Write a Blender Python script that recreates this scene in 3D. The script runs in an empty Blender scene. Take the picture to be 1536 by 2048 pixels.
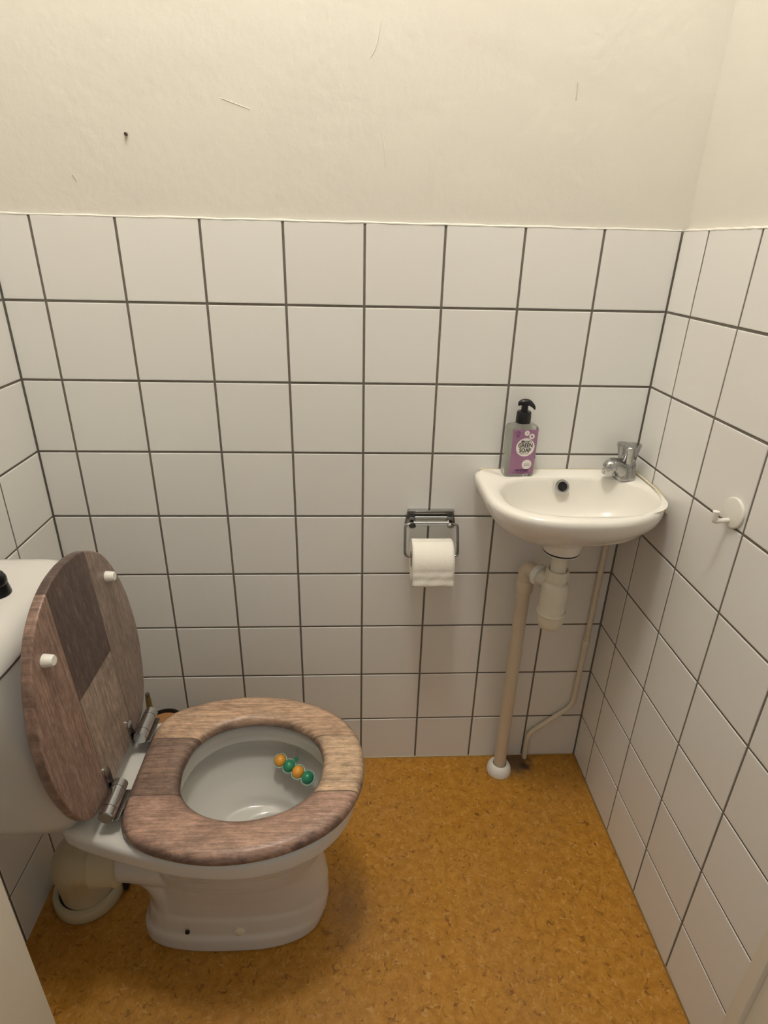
import bpy, bmesh, math, random
from mathutils import Vector, Matrix, Euler

random.seed(7)
scene = bpy.context.scene
C = scene.collection
PI = math.pi

# ------------------------------------------------------------------ camera
cam_d = bpy.data.cameras.new('camera')
cam_d.sensor_fit = 'HORIZONTAL'
cam_d.sensor_width = 36.0
cam_d.lens = 1178.0888 / 1536 * 36.0
cam_d.clip_start = 0.02
cam = bpy.data.objects.new('camera', cam_d)
C.objects.link(cam)
cam.location = (-0.62024, -1.20245, 1.29733)
cam.rotation_euler = (1.1429377, -0.0219308, -0.0466185)
scene.camera = cam

# ------------------------------------------------------------------ world, lights, exposure
world = bpy.data.worlds.new('world')
scene.world = world
world.use_nodes = True
world.node_tree.nodes['Background'].inputs[0].default_value = (1.0, 0.955, 0.88, 1)
world.node_tree.nodes['Background'].inputs[1].default_value = 0.34

def point_light(name, loc, power, radius, col):
    l = bpy.data.lights.new(name, 'POINT')
    l.energy = power
    l.shadow_soft_size = radius
    l.color = col
    o = bpy.data.objects.new(name, l)
    C.objects.link(o)
    o.location = loc
    return o
point_light('ceiling_bulb', (-0.66, -0.66, 2.94), 42.0, 0.11, (1.0, 0.972, 0.945))

scene.view_settings.view_transform = 'Standard'
scene.view_settings.look = 'None'
scene.view_settings.exposure = 0.0
scene.view_settings.gamma = 1.0
scene.view_settings.use_curve_mapping = False

# ------------------------------------------------------------------ helpers
def s2l(c):
    return tuple(((v / 255) / 12.92 if v / 255 <= 0.04045 else ((v / 255 + 0.055) / 1.055) ** 2.4) for v in c)

def new_mat(name):
    m = bpy.data.materials.new(name)
    m.use_nodes = True
    nt = m.node_tree
    b = nt.nodes['Principled BSDF']
    return m, nt, b

def N(nt, typ, **kw):
    n = nt.nodes.new(typ)
    for k, v in kw.items():
        setattr(n, k, v)
    return n

def simple(name, col, rough=0.5, metal=0.0, coat=0.0, noise=0.0, nscale=20.0, bump=0.0, bscale=200.0,
           trans=0.0, ior=1.5, alpha=1.0):
    m, nt, b = new_mat(name)
    b.inputs['Base Color'].default_value = (*col, 1)
    b.inputs['Roughness'].default_value = rough
    b.inputs['Metallic'].default_value = metal
    b.inputs['Coat Weight'].default_value = coat
    b.inputs['Coat Roughness'].default_value = 0.08
    b.inputs['IOR'].default_value = ior
    b.inputs['Transmission Weight'].default_value = trans
    b.inputs['Alpha'].default_value = alpha
    tc = N(nt, 'ShaderNodeTexCoord')
    if noise > 0:
        n = N(nt, 'ShaderNodeTexNoise')
        n.inputs['Scale'].default_value = nscale
        n.inputs['Detail'].default_value = 5
        nt.links.new(tc.outputs['Object'], n.inputs['Vector'])
        mx = N(nt, 'ShaderNodeMix', data_type='RGBA')
        mx.inputs[6].default_value = (*[c * (1 - noise) for c in col], 1)
        mx.inputs[7].default_value = (*[min(1, c * (1 + noise)) for c in col], 1)
        nt.links.new(n.outputs['Fac'], mx.inputs[0])
        nt.links.new(mx.outputs[2], b.inputs['Base Color'])
    if bump > 0:
        n2 = N(nt, 'ShaderNodeTexNoise')
        n2.inputs['Scale'].default_value = bscale
        n2.inputs['Detail'].default_value = 4
        nt.links.new(tc.outputs['Object'], n2.inputs['Vector'])
        bp = N(nt, 'ShaderNodeBump')
        bp.inputs['Strength'].default_value = bump
        bp.inputs['Distance'].default_value = 0.002
        nt.links.new(n2.outputs['Fac'], bp.inputs['Height'])
        nt.links.new(bp.outputs['Normal'], b.inputs['Normal'])
    return m

def finish(me, smooth, mat):
    if mat: me.materials.append(mat)
    if smooth:
        for p in me.polygons: p.use_smooth = True
        if smooth is not True:
            me.set_sharp_from_angle(angle=math.radians(smooth))
    return me

def make_obj(name, verts, faces, mat, parent=None, smooth=40, loc=None):
    """verts are world coordinates; the object's origin is its parent's origin (or loc)"""
    base = Vector(loc) if loc is not None else Vector((0, 0, 0))
    if parent is not None and loc is None:
        base = world_origin(parent)
    me = bpy.data.meshes.new(name)
    me.from_pydata([tuple(Vector(v) - base) for v in verts], [], faces)
    me.update()
    bm = bmesh.new(); bm.from_mesh(me)
    bmesh.ops.recalc_face_normals(bm, faces=bm.faces)
    bm.to_mesh(me); bm.free()
    finish(me, smooth, mat)
    o = bpy.data.objects.new(name, me)
    C.objects.link(o)
    if parent is not None:
        o.parent = parent
        o.location = base - world_origin(parent)
    else:
        o.location = base
    return o

def world_origin(o):
    v = Vector((0, 0, 0))
    while o is not None:
        v += o.location
        o = o.parent
    return v

def empty(name, loc, label=None, cat=None, group=None):
    o = bpy.data.objects.new(name, None)
    o.empty_display_size = 0.05
    C.objects.link(o)
    o.location = loc
    if label: o['label'] = label
    if cat: o['category'] = cat
    if group: o['group'] = group
    return o

def tag(o, label=None, cat=None, kind=None, group=None):
    if label: o['label'] = label
    if cat: o['category'] = cat
    if kind: o['kind'] = kind
    if group: o['group'] = group
    return o

class MB:
    def __init__(self): self.v = []; self.f = []
    def add(self, vs, fs):
        n = len(self.v); self.v += [tuple(v) for v in vs]; self.f += [tuple(i + n for i in f) for f in fs]
        return self
    def box(self, a, b):
        x0, y0, z0 = a; x1, y1, z1 = b
        vs = [(x0,y0,z0),(x1,y0,z0),(x1,y1,z0),(x0,y1,z0),(x0,y0,z1),(x1,y0,z1),(x1,y1,z1),(x0,y1,z1)]
        return self.add(vs, [(0,3,2,1),(4,5,6,7),(0,1,5,4),(1,2,6,5),(2,3,7,6),(3,0,4,7)])
    def loft(self, rings, cap0=True, cap1=True):
        n = len(rings[0]); vs = [p for r in rings for p in r]; fs = []
        for i in range(len(rings) - 1):
            for j in range(n):
                k = (j + 1) % n
                fs.append((i*n+j, i*n+k, (i+1)*n+k, (i+1)*n+j))
        if cap0: fs.append(tuple(range(n))[::-1])
        if cap1: fs.append(tuple((len(rings)-1)*n + j for j in range(n)))
        return self.add(vs, fs)
    def lathe(self, prof, c, axis='Z', n=40, cap0=True, cap1=True, M=None):
        """prof [(r, h)], about axis through c; M optional Matrix(3x3) mapping local z axis"""
        rings = []
        if M is None:
            M = {'Z': Matrix.Identity(3), 'X': Matrix(((0,0,1),(1,0,0),(0,1,0))), 'Y': Matrix(((1,0,0),(0,0,1),(0,-1,0)))}[axis]
        c = Vector(c)
        for r, h in prof:
            rings.append([c + M @ Vector((r*math.cos(2*PI*j/n), r*math.sin(2*PI*j/n), h)) for j in range(n)])
        return self.loft(rings, cap0, cap1)
    def tube(self, pts, rad, n=16, caps=True):
        pts = [Vector(p) for p in pts]
        rads = rad if isinstance(rad, (list, tuple)) else [rad]*len(pts)
        t = (pts[1]-pts[0]).normalized()
        up = Vector((0,0,1)) if abs(t.z) < 0.9 else Vector((1,0,0))
        nrm = t.cross(up).normalized()
        rings = []
        for i, p in enumerate(pts):
            if i == 0: tt = t
            elif i == len(pts)-1: tt = (pts[i]-pts[i-1]).normalized()
            else: tt = ((pts[i+1]-pts[i]).normalized() + (pts[i]-pts[i-1]).normalized()).normalized()
            nrm = (nrm - tt*nrm.dot(tt)).normalized()
            b = tt.cross(nrm)
            rings.append([p + (nrm*math.cos(2*PI*j/n) + b*math.sin(2*PI*j/n))*rads[i] for j in range(n)])
        return self.loft(rings, caps, caps)
    def build(self, name, mat, parent=None, smooth=40, loc=None):
        return make_obj(name, self.v, self.f, mat, parent, smooth, loc)

def axis_m(d):
    d = Vector(d).normalized()
    return d.to_track_quat('Z', 'Y').to_matrix()

def smooth_path(pts, r=0.02, k=6):
    """polyline with rounded corners"""
    pts = [Vector(p) for p in pts]
    out = [pts[0]]
    for i in range(1, len(pts)-1):
        a, b, c = pts[i-1], pts[i], pts[i+1]
        d = min(r, (a-b).length*0.49, (c-b).length*0.49)
        p0 = b + (a-b).normalized()*d; p1 = b + (c-b).normalized()*d
        for j in range(k+1):
            t = j/k
            out.append(p0*(1-t)**2 + b*2*t*(1-t) + p1*t*t)
    out.append(pts[-1])
    return out

def catmull(pts, k=6, closed=False):
    out = []
    n = len(pts)
    rng = range(n if closed else n-1)
    for i in rng:
        p = [pts[(i+d) % n] if closed else pts[max(0, min(n-1, i+d))] for d in (-1, 0, 1, 2)]
        for j in range(k):
            t = j/k
            out.append(tuple(0.5*((2*p[1][a]) + (-p[0][a]+p[2][a])*t + (2*p[0][a]-5*p[1][a]+4*p[2][a]-p[3][a])*t*t
                                  + (-p[0][a]+3*p[1][a]-3*p[2][a]+p[3][a])*t**3) for a in range(len(pts[0]))))
    if not closed: out.append(tuple(pts[-1]))
    return out

def ray_ring(poly, cx, cy, n, z):
    """points of closed polygon hit from centre at n angles"""
    res = []
    m = len(poly)
    for j in range(n):
        th = 2*PI*j/n; dx, dy = math.cos(th), math.sin(th)
        best = None
        for i in range(m):
            x1, y1 = poly[i][0]-cx, poly[i][1]-cy
            x2, y2 = poly[(i+1) % m][0]-cx, poly[(i+1) % m][1]-cy
            ex, ey = x2-x1, y2-y1
            det = dx*(-ey) + dy*ex
            if abs(det) < 1e-12: continue
            t = (x1*(-ey) + y1*ex)/det
            u = (dx*y1 - dy*x1)/det
            if t > 0 and -1e-6 <= u <= 1+1e-6:
                if best is None or t > best: best = t
        if best is None: best = 0.001
        res.append((cx+dx*best, cy+dy*best, z))
    return res

def mirror_outline(half, cy):
    """half: [(x, w)] from front tip (w=0) to back; returns closed polygon about y=cy"""
    h = catmull(half, 6)
    a = [(x, cy+w) for x, w in h]
    b = [(x, cy-w) for x, w in h[::-1]]
    return a + b

def sup(cx, cy, ax, ay, n, e=2.0, z=0.0):
    out = []
    for j in range(n):
        th = 2*PI*j/n
        c, s = math.cos(th), math.sin(th)
        out.append((cx+ax*math.copysign(abs(c)**(2/e), c), cy+ay*math.copysign(abs(s)**(2/e), s), z))
    return out

def rbox(mb, a, b, r, seg=3):
    """rounded box appended to MB"""
    bm = bmesh.new()
    bmesh.ops.create_cube(bm, size=1)
    for v in bm.verts:
        v.co = Vector([(a[i]+b[i])/2 + v.co[i]*(b[i]-a[i]) for i in range(3)])
    bmesh.ops.bevel(bm, geom=bm.edges[:], offset=r, segments=seg, profile=0.5, affect='EDGES')
    bm.verts.index_update()
    mb.add([tuple(v.co) for v in bm.verts], [tuple(v.index for v in f.verts) for f in bm.faces])
    bm.free()
    return mb

# ------------------------------------------------------------------ materials
def mat_plaster():
    m, nt, b = new_mat('painted_plaster')
    tc = N(nt, 'ShaderNodeTexCoord')
    n1 = N(nt, 'ShaderNodeTexNoise'); n1.inputs['Scale'].default_value = 2.2; n1.inputs['Detail'].default_value = 3
    nt.links.new(tc.outputs['Object'], n1.inputs['Vector'])
    cr = N(nt, 'ShaderNodeValToRGB')
    cr.color_ramp.elements[0].position = 0.3; cr.color_ramp.elements[0].color = (0.690, 0.655, 0.590, 1)
    cr.color_ramp.elements[1].position = 0.75; cr.color_ramp.elements[1].color = (0.705, 0.685, 0.610, 1)
    nt.links.new(n1.outputs['Fac'], cr.inputs[0])
    # faint dirty smears with a shape of their own
    n4 = N(nt, 'ShaderNodeTexNoise'); n4.inputs['Scale'].default_value = 6; n4.inputs['Detail'].default_value = 8; n4.inputs['Roughness'].default_value = 0.7
    nt.links.new(tc.outputs['Object'], n4.inputs['Vector'])
    mr = N(nt, 'ShaderNodeMapRange'); mr.inputs[1].default_value = 0.60; mr.inputs[2].default_value = 0.80; mr.inputs[4].default_value = 0.35
    nt.links.new(n4.outputs['Fac'], mr.inputs[0])
    mx = N(nt, 'ShaderNodeMix', data_type='RGBA'); mx.inputs[7].default_value = (0.58, 0.53, 0.44, 1)
    nt.links.new(cr.outputs[0], mx.inputs[6]); nt.links.new(mr.outputs[0], mx.inputs[0])
    nt.links.new(mx.outputs[2], b.inputs['Base Color'])
    b.inputs['Roughness'].default_value = 0.75
    n2 = N(nt, 'ShaderNodeTexNoise'); n2.inputs['Scale'].default_value = 55; n2.inputs['Detail'].default_value = 6
    n3 = N(nt, 'ShaderNodeTexNoise'); n3.inputs['Scale'].default_value = 9; n3.inputs['Detail'].default_value = 5
    nt.links.new(tc.outputs['Object'], n2.inputs['Vector']); nt.links.new(tc.outputs['Object'], n3.inputs['Vector'])
    ad = N(nt, 'ShaderNodeMath', operation='MULTIPLY_ADD'); ad.inputs[1].default_value = 1.6
    nt.links.new(n3.outputs['Fac'], ad.inputs[0]); nt.links.new(n2.outputs['Fac'], ad.inputs[2])
    bp = N(nt, 'ShaderNodeBump'); bp.inputs['Strength'].default_value = 0.35; bp.inputs['Distance'].default_value = 0.003
    nt.links.new(ad.outputs[0], bp.inputs['Height']); nt.links.new(bp.outputs['Normal'], b.inputs['Normal'])
    return m
M_plaster = mat_plaster()

def mat_tile():
    m, nt, b = new_mat('glazed_white_tile')
    oi = N(nt, 'ShaderNodeObjectInfo')
    mr = N(nt, 'ShaderNodeMapRange'); mr.inputs[3].default_value = 0.0; mr.inputs[4].default_value = 1.0
    nt.links.new(oi.outputs['Random'], mr.inputs[0])
    mx = N(nt, 'ShaderNodeMix', data_type='RGBA')
    mx.inputs[6].default_value = (0.795, 0.780, 0.745, 1); mx.inputs[7].default_value = (0.825, 0.815, 0.78, 1)
    nt.links.new(mr.outputs[0], mx.inputs[0])
    nt.links.new(mx.outputs[2], b.inputs['Base Color'])
    b.inputs['Roughness'].default_value = 0.34
    b.inputs['Specular IOR Level'].default_value = 0.45
    tc = N(nt, 'ShaderNodeTexCoord')
    n2 = N(nt, 'ShaderNodeTexNoise'); n2.inputs['Scale'].default_value = 14; n2.inputs['Detail'].default_value = 3
    nt.links.new(tc.outputs['Object'], n2.inputs['Vector'])
    bp = N(nt, 'ShaderNodeBump'); bp.inputs['Strength'].default_value = 0.12; bp.inputs['Distance'].default_value = 0.003
    nt.links.new(n2.outputs['Fac'], bp.inputs['Height']); nt.links.new(bp.outputs['Normal'], b.inputs['Normal'])
    return m
M_tile = mat_tile()
M_grout = simple('dark_grout', (0.175, 0.155, 0.128), 0.9, noise=0.3, nscale=60, bump=0.3)

def mat_lino():
    m, nt, b = new_mat('marbled_linoleum')
    tc = N(nt, 'ShaderNodeTexCoord')
    def noise(sc, det, rough=0.6, dist=0.0, vec=None):
        n = N(nt, 'ShaderNodeTexNoise'); n.inputs['Scale'].default_value = sc; n.inputs['Detail'].default_value = det
        n.inputs['Roughness'].default_value = rough; n.inputs['Distortion'].default_value = dist
        nt.links.new(vec or tc.outputs['Object'], n.inputs['Vector']); return n
    def ramp(src, els):
        r = N(nt, 'ShaderNodeValToRGB'); e = r.color_ramp.elements
        e[0].position, e[0].color = els[0][0], (*els[0][1], 1)
        e[1].position, e[1].color = els[-1][0], (*els[-1][1], 1)
        for p, c in els[1:-1]:
            q = e.new(p); q.color = (*c, 1)
        nt.links.new(src, r.inputs[0]); return r
    def mix(fac, a, bb):
        x = N(nt, 'ShaderNodeMix', data_type='RGBA')
        nt.links.new(fac, x.inputs[0]); nt.links.new(a, x.inputs[6])
        if isinstance(bb, tuple): x.inputs[7].default_value = (*bb, 1)
        else: nt.links.new(bb, x.inputs[7])
        return x.outputs[2]
    base = ramp(noise(48, 8, 0.72, 0.5).outputs['Fac'], [(0.32, (0.33, 0.140, 0.012)), (0.5, (0.45, 0.205, 0.020)), (0.68, (0.55, 0.27, 0.045))])
    fl1 = ramp(noise(85, 5, 0.65, 1.2).outputs['Fac'], [(0.56, (0, 0, 0)), (0.66, (1, 1, 1))])
    c = mix(fl1.outputs[0], base.outputs[0], (0.56, 0.31, 0.085))
    n2 = noise(70, 5, 0.65, 1.0)
    fl2 = ramp(n2.outputs['Fac'], [(0.34, (1, 1, 1)), (0.43, (0, 0, 0))])
    c = mix(fl2.outputs[0], c, (0.22, 0.088, 0.010))
    big = ramp(noise(4, 4, 0.5).outputs['Fac'], [(0.4, (0.0, 0.0, 0.0)), (0.75, (0.35, 0.35, 0.35))])
    c = mix(big.outputs[0], c, (0.36, 0.20, 0.075))
    # ingrained dirt where the pipes go through the floor, and a greyer brown patch by the pan's front
    def floor_patch(c, px, py, r0, r1, colr, amt, sx=1.0, sy=1.0):
        mp = N(nt, 'ShaderNodeMapping'); mp.vector_type = 'POINT'
        mp.inputs['Location'].default_value = (-px*sx, -py*sy, 0); mp.inputs['Scale'].default_value = (sx, sy, 0)
        nt.links.new(tc.outputs['Object'], mp.inputs['Vector'])
        ln = N(nt, 'ShaderNodeVectorMath', operation='LENGTH'); nt.links.new(mp.outputs[0], ln.inputs[0])
        wob = N(nt, 'ShaderNodeMath', operation='MULTIPLY_ADD'); wob.inputs[1].default_value = r1*1.3
        nn = noise(40, 5, 0.7); nt.links.new(nn.outputs['Fac'], wob.inputs[0]); nt.links.new(ln.outputs['Value'], wob.inputs[2])
        mr = N(nt, 'ShaderNodeMapRange'); mr.inputs[1].default_value = r0 + r1*0.65; mr.inputs[2].default_value = r1*1.65
        mr.inputs[3].default_value = amt; mr.inputs[4].default_value = 0
        nt.links.new(wob.outputs[0], mr.inputs[0])
        return mix(mr.outputs[0], c, colr)
    c = floor_patch(c, -0.178, -0.026, 0.020, 0.046, (0.10, 0.065, 0.04), 0.85, 0.75, 1.0)
    c = floor_patch(c, -0.152, -0.040, 0.006, 0.017, (0.012, 0.008, 0.006), 0.95)
    c = floor_patch(c, -0.175, -0.05, 0.0, 0.05, (0.16, 0.10, 0.05), 0.5, 0.8, 1.0)
    c = floor_patch(c, -0.63, -0.40, 0.0, 0.09, (0.25, 0.15, 0.085), 0.5, 1.3, 0.8)
    nt.links.new(c, b.inputs['Base Color'])
    b.inputs['Roughness'].default_value = 0.48
    b.inputs['Specular IOR Level'].default_value = 0.3
    bp = N(nt, 'ShaderNodeBump'); bp.inputs['Strength'].default_value = 0.08; bp.inputs['Distance'].default_value = 0.001
    nt.links.new(noise(150, 3).outputs['Fac'], bp.inputs['Height']); nt.links.new(bp.outputs['Normal'], b.inputs['Normal'])
    return m
M_lino = mat_lino()

def mat_ceramic(name='white_ceramic', col=(0.67, 0.65, 0.605)):
    m = simple(name, col, 0.13, noise=0.015, nscale=6)
    m.node_tree.nodes['Principled BSDF'].inputs['Specular IOR Level'].default_value = 0.5
    return m
M_ceramic = mat_ceramic()
M_basin = mat_ceramic('basin_ceramic', (0.84, 0.81, 0.74))
M_bead = simple('old_sealant', (0.72, 0.64, 0.46), 0.5, noise=0.25, nscale=90, bump=0.4, bscale=120)
M_chrome = simple('chrome', (0.52, 0.52, 0.52), 0.10, metal=1.0, bump=0.05, bscale=60)
M_tap = simple('limescaled_chrome', (0.40, 0.40, 0.40), 0.20, metal=1.0, noise=0.25, nscale=120, bump=0.15, bscale=150)
M_steel = simple('brushed_steel', (0.28, 0.275, 0.265), 0.24, metal=1.0)
M_black = simple('black_plastic', (0.006, 0.006, 0.007), 0.3)
M_rubber = simple('black_rubber', (0.008, 0.007, 0.007), 0.7)
M_wpl = simple('white_plastic', (0.82, 0.80, 0.73), 0.35)
M_trap = simple('off_white_plastic', (0.76, 0.71, 0.58), 0.45, noise=0.06, nscale=40)
M_pipe = simple('beige_painted_pipe', (0.66, 0.565, 0.43), 0.42, noise=0.08, nscale=14)
M_pan = simple('cream_pipe_plastic', (0.60, 0.53, 0.36), 0.4, noise=0.06, nscale=12)
M_supply = simple('cream_painted_copper', (0.72, 0.65, 0.52), 0.38, noise=0.08, nscale=30)
M_frame = simple('cream_gloss_paint', (0.80, 0.74, 0.62), 0.4, noise=0.04, nscale=6, bump=0.06, bscale=25)
M_paper = simple('toilet_paper', (0.88, 0.84, 0.75), 0.95, bump=0.35, bscale=180)
M_card = simple('grey_cardboard', (0.35, 0.27, 0.19), 0.9)
M_purple = simple('purple_label', s2l((158, 114, 145)), 0.45, noise=0.10, nscale=160)
M_dpurple = simple('dark_purple_print', s2l((88, 40, 92)), 0.5)
M_lblwhite = simple('label_white_print', (0.85, 0.80, 0.74), 0.5)
M_lblblack = simple('label_black_print', (0.02, 0.02, 0.02), 0.5)
M_orange = simple('orange_gel', (0.85, 0.38, 0.05), 0.35)
M_green = simple('green_gel', (0.035, 0.28, 0.15), 0.3)
M_bamboo = simple('bamboo', (0.36, 0.17, 0.06), 0.35, noise=0.2, nscale=80)
M_handle = simple('golden_brown_wood', (0.20, 0.12, 0.04), 0.3, noise=0.3, nscale=60)

def mat_clear(name, tint, rough=0.05):
    m, nt, b = new_mat(name)
    b.inputs['Base Color'].default_value = (*tint, 1)
    b.inputs['Roughness'].default_value = rough
    b.inputs['Transmission Weight'].default_value = 0.92
    b.inputs['IOR'].default_value = 1.35
    return m
M_clear = mat_clear('clear_bottle_plastic', (0.94, 0.96, 0.91), 0.06)
M_cage = simple('frosted_green_plastic', (0.50, 0.72, 0.60), 0.3, trans=0.35)

def mat_wood(name, planks, cross=None, edge=False):
    """planks: far, middle (upper/lower split), near colours; object x = along grain, y = across"""
    m, nt, b = new_mat(name)
    tc = N(nt, 'ShaderNodeTexCoord')
    sep = N(nt, 'ShaderNodeSeparateXYZ'); nt.links.new(tc.outputs['Object'], sep.inputs[0])
    def gt(sock, v, w=0.0006):
        r = N(nt, 'ShaderNodeMapRange'); r.inputs[1].default_value = v-w; r.inputs[2].default_value = v+w
        nt.links.new(sock, r.inputs[0]); return r.outputs[0]
    def mix(fac, a, bb, mode='MIX'):
        x = N(nt, 'ShaderNodeMix', data_type='RGBA', blend_type=mode)
        if isinstance(fac, float): x.inputs[0].default_value = fac
        else: nt.links.new(fac, x.inputs[0])
        for i, c in ((6, a), (7, bb)):
            if isinstance(c, tuple): x.inputs[i].default_value = (*c, 1)
            else: nt.links.new(c, x.inputs[i])
        return x.outputs[2]
    far, up, lo, near = planks
    xs = 0.2 if cross is None else cross
    mid = mix(gt(sep.outputs['X'], xs), lo, up)
    c = mix(gt(sep.outputs['Y'], -0.063), near, mid)
    c = mix(gt(sep.outputs['Y'], 0.063), c, far)
    # per plank offset for the grain
    off = N(nt, 'ShaderNodeCombineXYZ')
    s1 = N(nt, 'ShaderNodeMath', operation='MULTIPLY'); s1.inputs[1].default_value = 3.7; nt.links.new(gt(sep.outputs['Y'], 0.063), s1.inputs[0])
    s2 = N(nt, 'ShaderNodeMath', operation='MULTIPLY_ADD'); s2.inputs[1].default_value = 7.3
    nt.links.new(gt(sep.outputs['Y'], -0.063), s2.inputs[0]); nt.links.new(s1.outputs[0], s2.inputs[2])
    nt.links.new(s2.outputs[0], off.inputs[2])
    mp = N(nt, 'ShaderNodeMapping'); mp.inputs['Scale'].default_value = (9, 190, 1)
    nt.links.new(tc.outputs['Object'], mp.inputs['Vector'])
    av = N(nt, 'ShaderNodeVectorMath', operation='ADD'); nt.links.new(mp.outputs[0], av.inputs[0]); nt.links.new(off.outputs[0], av.inputs[1])
    g = N(nt, 'ShaderNodeTexNoise'); g.inputs['Scale'].default_value = 1.3; g.inputs['Detail'].default_value = 6; g.inputs['Roughness'].default_value = 0.65
    g.inputs['Distortion'].default_value = 0.25
    nt.links.new(av.outputs[0], g.inputs['Vector'])
    r1 = N(nt, 'ShaderNodeMapRange'); r1.inputs[1].default_value = 0.38; r1.inputs[2].default_value = 0.62; r1.inputs[3].default_value = 0.70; r1.inputs[4].default_value = 1.24
    nt.links.new(g.outputs['Fac'], r1.inputs[0])
    vm = N(nt, 'ShaderNodeVectorMath', operation='SCALE'); nt.links.new(c, vm.inputs[0]); nt.links.new(r1.outputs[0], vm.inputs['Scale'])
    c = vm.outputs[0]
    # dark stained clouds and worn pale flecks
    n2 = N(nt, 'ShaderNodeTexNoise'); n2.inputs['Scale'].default_value = 16; n2.inputs['Detail'].default_value = 6; n2.inputs['Roughness'].default_value = 0.7
    nt.links.new(tc.outputs['Object'], n2.inputs['Vector'])
    r2 = N(nt, 'ShaderNodeMapRange'); r2.inputs[1].default_value = 0.50; r2.inputs[2].default_value = 0.72; r2.inputs[4].default_value = 0.65
    nt.links.new(n2.outputs['Fac'], r2.inputs[0])
    c = mix(r2.outputs[0], c, (0.10, 0.065, 0.055))
    mp3 = N(nt, 'ShaderNodeMapping'); mp3.inputs['Scale'].default_value = (30, 110, 1); mp3.inputs['Location'].default_value = (3, 1, 0)
    nt.links.new(tc.outputs['Object'], mp3.inputs['Vector'])
    n3 = N(nt, 'ShaderNodeTexNoise'); n3.inputs['Scale'].default_value = 1.0; n3.inputs['Detail'].default_value = 5; n3.inputs['Roughness'].default_value = 0.7
    nt.links.new(mp3.outputs[0], n3.inputs['Vector'])
    r3 = N(nt, 'ShaderNodeMapRange'); r3.inputs[1].default_value = 0.52; r3.inputs[2].default_value = 0.75; r3.inputs[4].default_value = 0.7
    nt.links.new(n3.outputs['Fac'], r3.inputs[0])
    n5 = N(nt, 'ShaderNodeTexNoise'); n5.inputs['Scale'].default_value = 150; n5.inputs['Detail'].default_value = 6; n5.inputs['Roughness'].default_value = 0.75
    mp5 = N(nt, 'ShaderNodeMapping'); mp5.inputs['Scale'].default_value = (0.35, 1, 1)
    nt.links.new(tc.outputs['Object'], mp5.inputs['Vector']); nt.links.new(mp5.outputs[0], n5.inputs['Vector'])
    r5 = N(nt, 'ShaderNodeMapRange'); r5.inputs[1].default_value = 0.36; r5.inputs[2].default_value = 0.64; r5.inputs[3].default_value = 0.74; r5.inputs[4].default_value = 1.28
    nt.links.new(n5.outputs['Fac'], r5.inputs[0])
    vm5 = N(nt, 'ShaderNodeVectorMath', operation='SCALE'); nt.links.new(c, vm5.inputs[0]); nt.links.new(r5.outputs[0], vm5.inputs['Scale'])
    c = vm5.outputs[0]
    pale = mix(1.0, c, (0.14, 0.12, 0.105), 'ADD')
    c = mix(r3.outputs[0], c, pale)
    if edge:      # burnished dark staining printed round the rounded edges
        er = N(nt, 'ShaderNodeMapRange'); er.inputs[1].default_value = 0.0125; er.inputs[2].default_value = 0.0203; er.inputs[3].default_value = 1.0; er.inputs[4].default_value = 0.0
        nt.links.new(sep.outputs['Z'], er.inputs[0])
        en = N(nt, 'ShaderNodeMapRange'); en.inputs[1].default_value = 0.35; en.inputs[2].default_value = 0.62; en.inputs[3].default_value = 0.25; en.inputs[4].default_value = 0.8
        nt.links.new(n2.outputs['Fac'], en.inputs[0])
        em = N(nt, 'ShaderNodeMath', operation='MULTIPLY'); nt.links.new(er.outputs[0], em.inputs[0]); nt.links.new(en.outputs[0], em.inputs[1])
        c = mix(em.outputs[0], c, (0.085, 0.052, 0.042))
    # plank seams (printed)
    def seam(sock, v, w=0.0013):
        d = N(nt, 'ShaderNodeMath', operation='SUBTRACT'); d.inputs[1].default_value = v; nt.links.new(sock, d.inputs[0])
        a = N(nt, 'ShaderNodeMath', operation='ABSOLUTE'); nt.links.new(d.outputs[0], a.inputs[0])
        r = N(nt, 'ShaderNodeMapRange'); r.inputs[1].default_value = w*0.4; r.inputs[2].default_value = w; r.inputs[3].default_value = 0.8; r.inputs[4].default_value = 0
        nt.links.new(a.outputs[0], r.inputs[0]); return r.outputs[0]
    for v in (-0.063, 0.063):
        c = mix(seam(sep.outputs['Y'], v), c, (0.05, 0.03, 0.02))
    nt.links.new(c, b.inputs['Base Color'])
    b.inputs['Roughness'].default_value = 0.34
    b.inputs['Specular IOR Level'].default_value = 0.4
    bp = N(nt, 'ShaderNodeBump'); bp.inputs['Strength'].default_value = 0.15; bp.inputs['Distance'].default_value = 0.001
    nt.links.new(g.outputs['Fac'], bp.inputs['Height']); nt.links.new(bp.outputs['Normal'], b.inputs['Normal'])
    return m
M_seat = mat_wood('weathered_wood_seat', ((0.47, 0.31, 0.205), (0.52, 0.365, 0.24), (0.235, 0.155, 0.115), (0.40, 0.25, 0.185)), edge=True)
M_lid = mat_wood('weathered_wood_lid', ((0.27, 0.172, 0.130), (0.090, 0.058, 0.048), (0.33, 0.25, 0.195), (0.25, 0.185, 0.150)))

# ------------------------------------------------------------------ the room
XL, XR = -1.2776, 0.0            # tile faces of the side walls
YF = -0.80                       # inner face of the front wall
H = 3.12
Z = [0.0] + [0.14033 + 0.149251*i for i in range(8)] + [0.14033 + 0.149251*7 + 0.1456]
TOP = Z[-1]                      # 1.331
G = 0.0046                       # joint width
TT = 0.0065                      # tile thickness

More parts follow.
